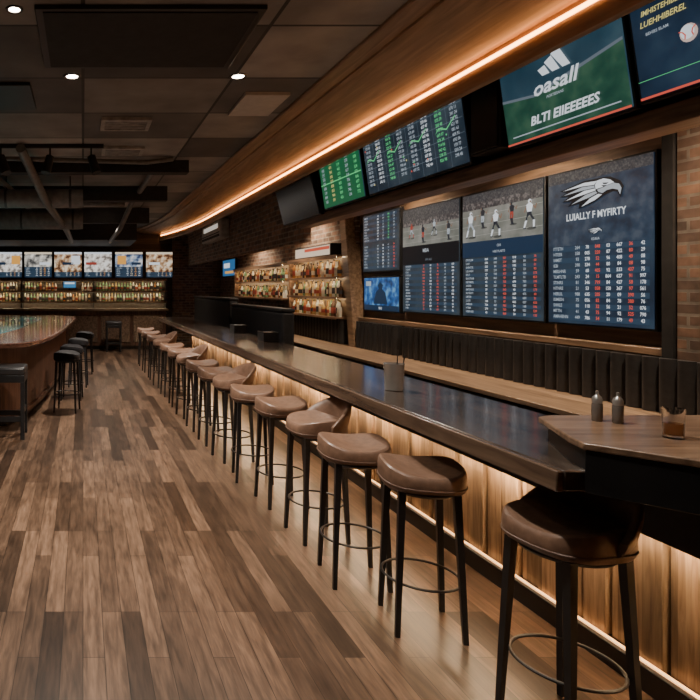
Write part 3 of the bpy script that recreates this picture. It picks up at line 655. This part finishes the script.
downlight(.95,2.45,H,'recessed ceiling light added outside the view to light the nearest stool',250,90)  # placed outside the view so that the nearest seat catches light
downlight(-2.6,4.6,H,'recessed ceiling light far to the left of the aisle',150,110)
for i,y in enumerate((3.4,5.4,7.4,10.6,13.8)): downlight(3.62,y,3.31,'recessed soffit light above the back counter, number %s from the near end'%('one','two','three','four','five')[i],270,130,(1,.80,.58),'soffit lights')
r=thing('ceiling_panel','large black recessed panel on the near ceiling','ceiling panel',(.42,4.2,H))
part('frame',MB().box(-.72,.72,-.5,.5,-.03,0),M['black'],r,bevel=.004); part('cover',MB().box(-.67,.67,-.46,.46,-.036,-.03),M['blackmatte'],r)
solo('ceiling_panel',MB().box(1.45,1.85,5.35,6.0,H-.03,H-.001),M['pale'],'small pale tile in the ceiling near the wooden soffit','ceiling panel')
solo('ceiling_panel',MB().box(-.95,-.45,5.1,5.8,H-.03,H-.001),M['black'],'small black panel at left of the ceiling','ceiling panel',bevel=.004)
for x,y,lb in ((.45,6.35,'slatted ceiling vent, nearer of two'),(.5,7.6,'slatted ceiling vent, farther of two')):
    r=thing('ceiling_vent',lb,'vent',(x,y,H),group='ceiling vents')
    part('frame',MB().box(-.26,.26,-.21,-.17,-.035,0).box(-.26,.26,.17,.21,-.035,0).box(-.26,-.22,-.17,.17,-.035,0).box(.22,.26,-.17,.17,-.035,0),M['grey'],r)
    part('backing',MB().box(-.22,.22,-.17,.17,-.006,0),M['black'],r)
    for k in range(5): part('slat',MB().box(-.22,.22,-.14+.065*k,-.11+.065*k,-.028,-.012),M['grey'],r)
for y,z0,lb in ((8.3,3.28,'black ceiling beam across the room, nearest'),(10.4,3.2,'black ceiling beam across the room, middle'),(13.2,3.12,'black ceiling beam across the room, farthest')):
    solo('ceiling_beam',MB().box(-6,1.45,y-.1,y+.1,z0,H),M['blackmatte'],lb,'beam','ceiling beams',.006)
for y,z,rr,lb in ((9.4,3.10,.15,'round dark air duct hung under the ceiling, nearer'),(11.8,3.05,.2,'round dark air duct hung under the ceiling, farther')):
    r=thing('air_duct',lb,'duct',(-2.6,y,z),group='air ducts')
    part('pipe',MB().lathe([(rr,-3.3),(rr,2.5),(rr*.95,2.6)],20,axis='X'),M['duct'],r)
    for x in (-2,-.2,1.4,2.4):
        part('strap',MB().lathe([(rr+.004,x-.02),(rr+.006,x-.015),(rr+.006,x+.015),(rr+.004,x+.02)],20,axis='X').box(x-.01,x+.01,-.01,.01,rr,H-z),M['black'],r)
for path,rr,lb in (([(-1.5,6.6,3.36),(-1.15,10,3.30),(-1.0,15.5,3.30)],.045,'thin exposed ceiling pipe, leftmost'),([(-.75,7.2,3.38),(-.55,9.0,2.98),(-.35,12.5,2.92),(-.3,15.58,2.92)],.06,'bent exposed ceiling pipe in middle of the ducts'),([(1.0,8.45,3.36),(.95,11.6,3.36),(.75,12.2,2.9),(.7,15.58,2.9)],.05,'exposed ceiling pipe nearest the wooden soffit'),([(-6,7.75,3.37),(-.9,7.75,3.37),(.85,7.98,3.37),(1.2,8.0,3.42)],.03,'thin exposed ceiling pipe running across, in front of the nearest beam'),([(-6,10.95,3.24),(.2,10.95,3.24),(.75,11.1,3.24),(.8,11.15,3.44)],.045,'exposed ceiling pipe running across, between the two ducts')):
    solo('ceiling_pipe',MB().tube(path,rr,12),M['duct'],lb,'pipe','exposed ceiling pipes')
r=thing('track_light','black track light with three spot heads hung at left','track light',(-.2,7.3,H))
part('track',MB().box(-1.2,.45,-.02,.02,-.05,0),M['black'],r)
for x,t in ((-.8,.3),(-.2,-.2),(.3,.25)):
    part('head',MB().tube([(x,0,-.05),(x,0,-.16)],.012,8).tube([(x,-.0,-.15),(x+t*.25,-.05,-.36)],[.05,.06],16),M['blackmatte'],r)

# ------------------------------------------------------------------ camera, world
w=bpy.data.worlds.new('World'); bpy.context.scene.world=w; w.use_nodes=True
w.node_tree.nodes['Background'].inputs['Color'].default_value=(.5,.45,.4,1); w.node_tree.nodes['Background'].inputs['Strength'].default_value=.05
cam=bpy.data.cameras.new('camera'); co=bpy.data.objects.new('camera',cam); C.objects.link(co)
co.location=(0,0,1.7); co.rotation_euler=(PI/2,0,0)
cam.sensor_width=36; cam.lens=600/700*36; cam.shift_x=267/700; cam.shift_y=-62/700; cam.clip_start=.05
bpy.context.scene.camera=co
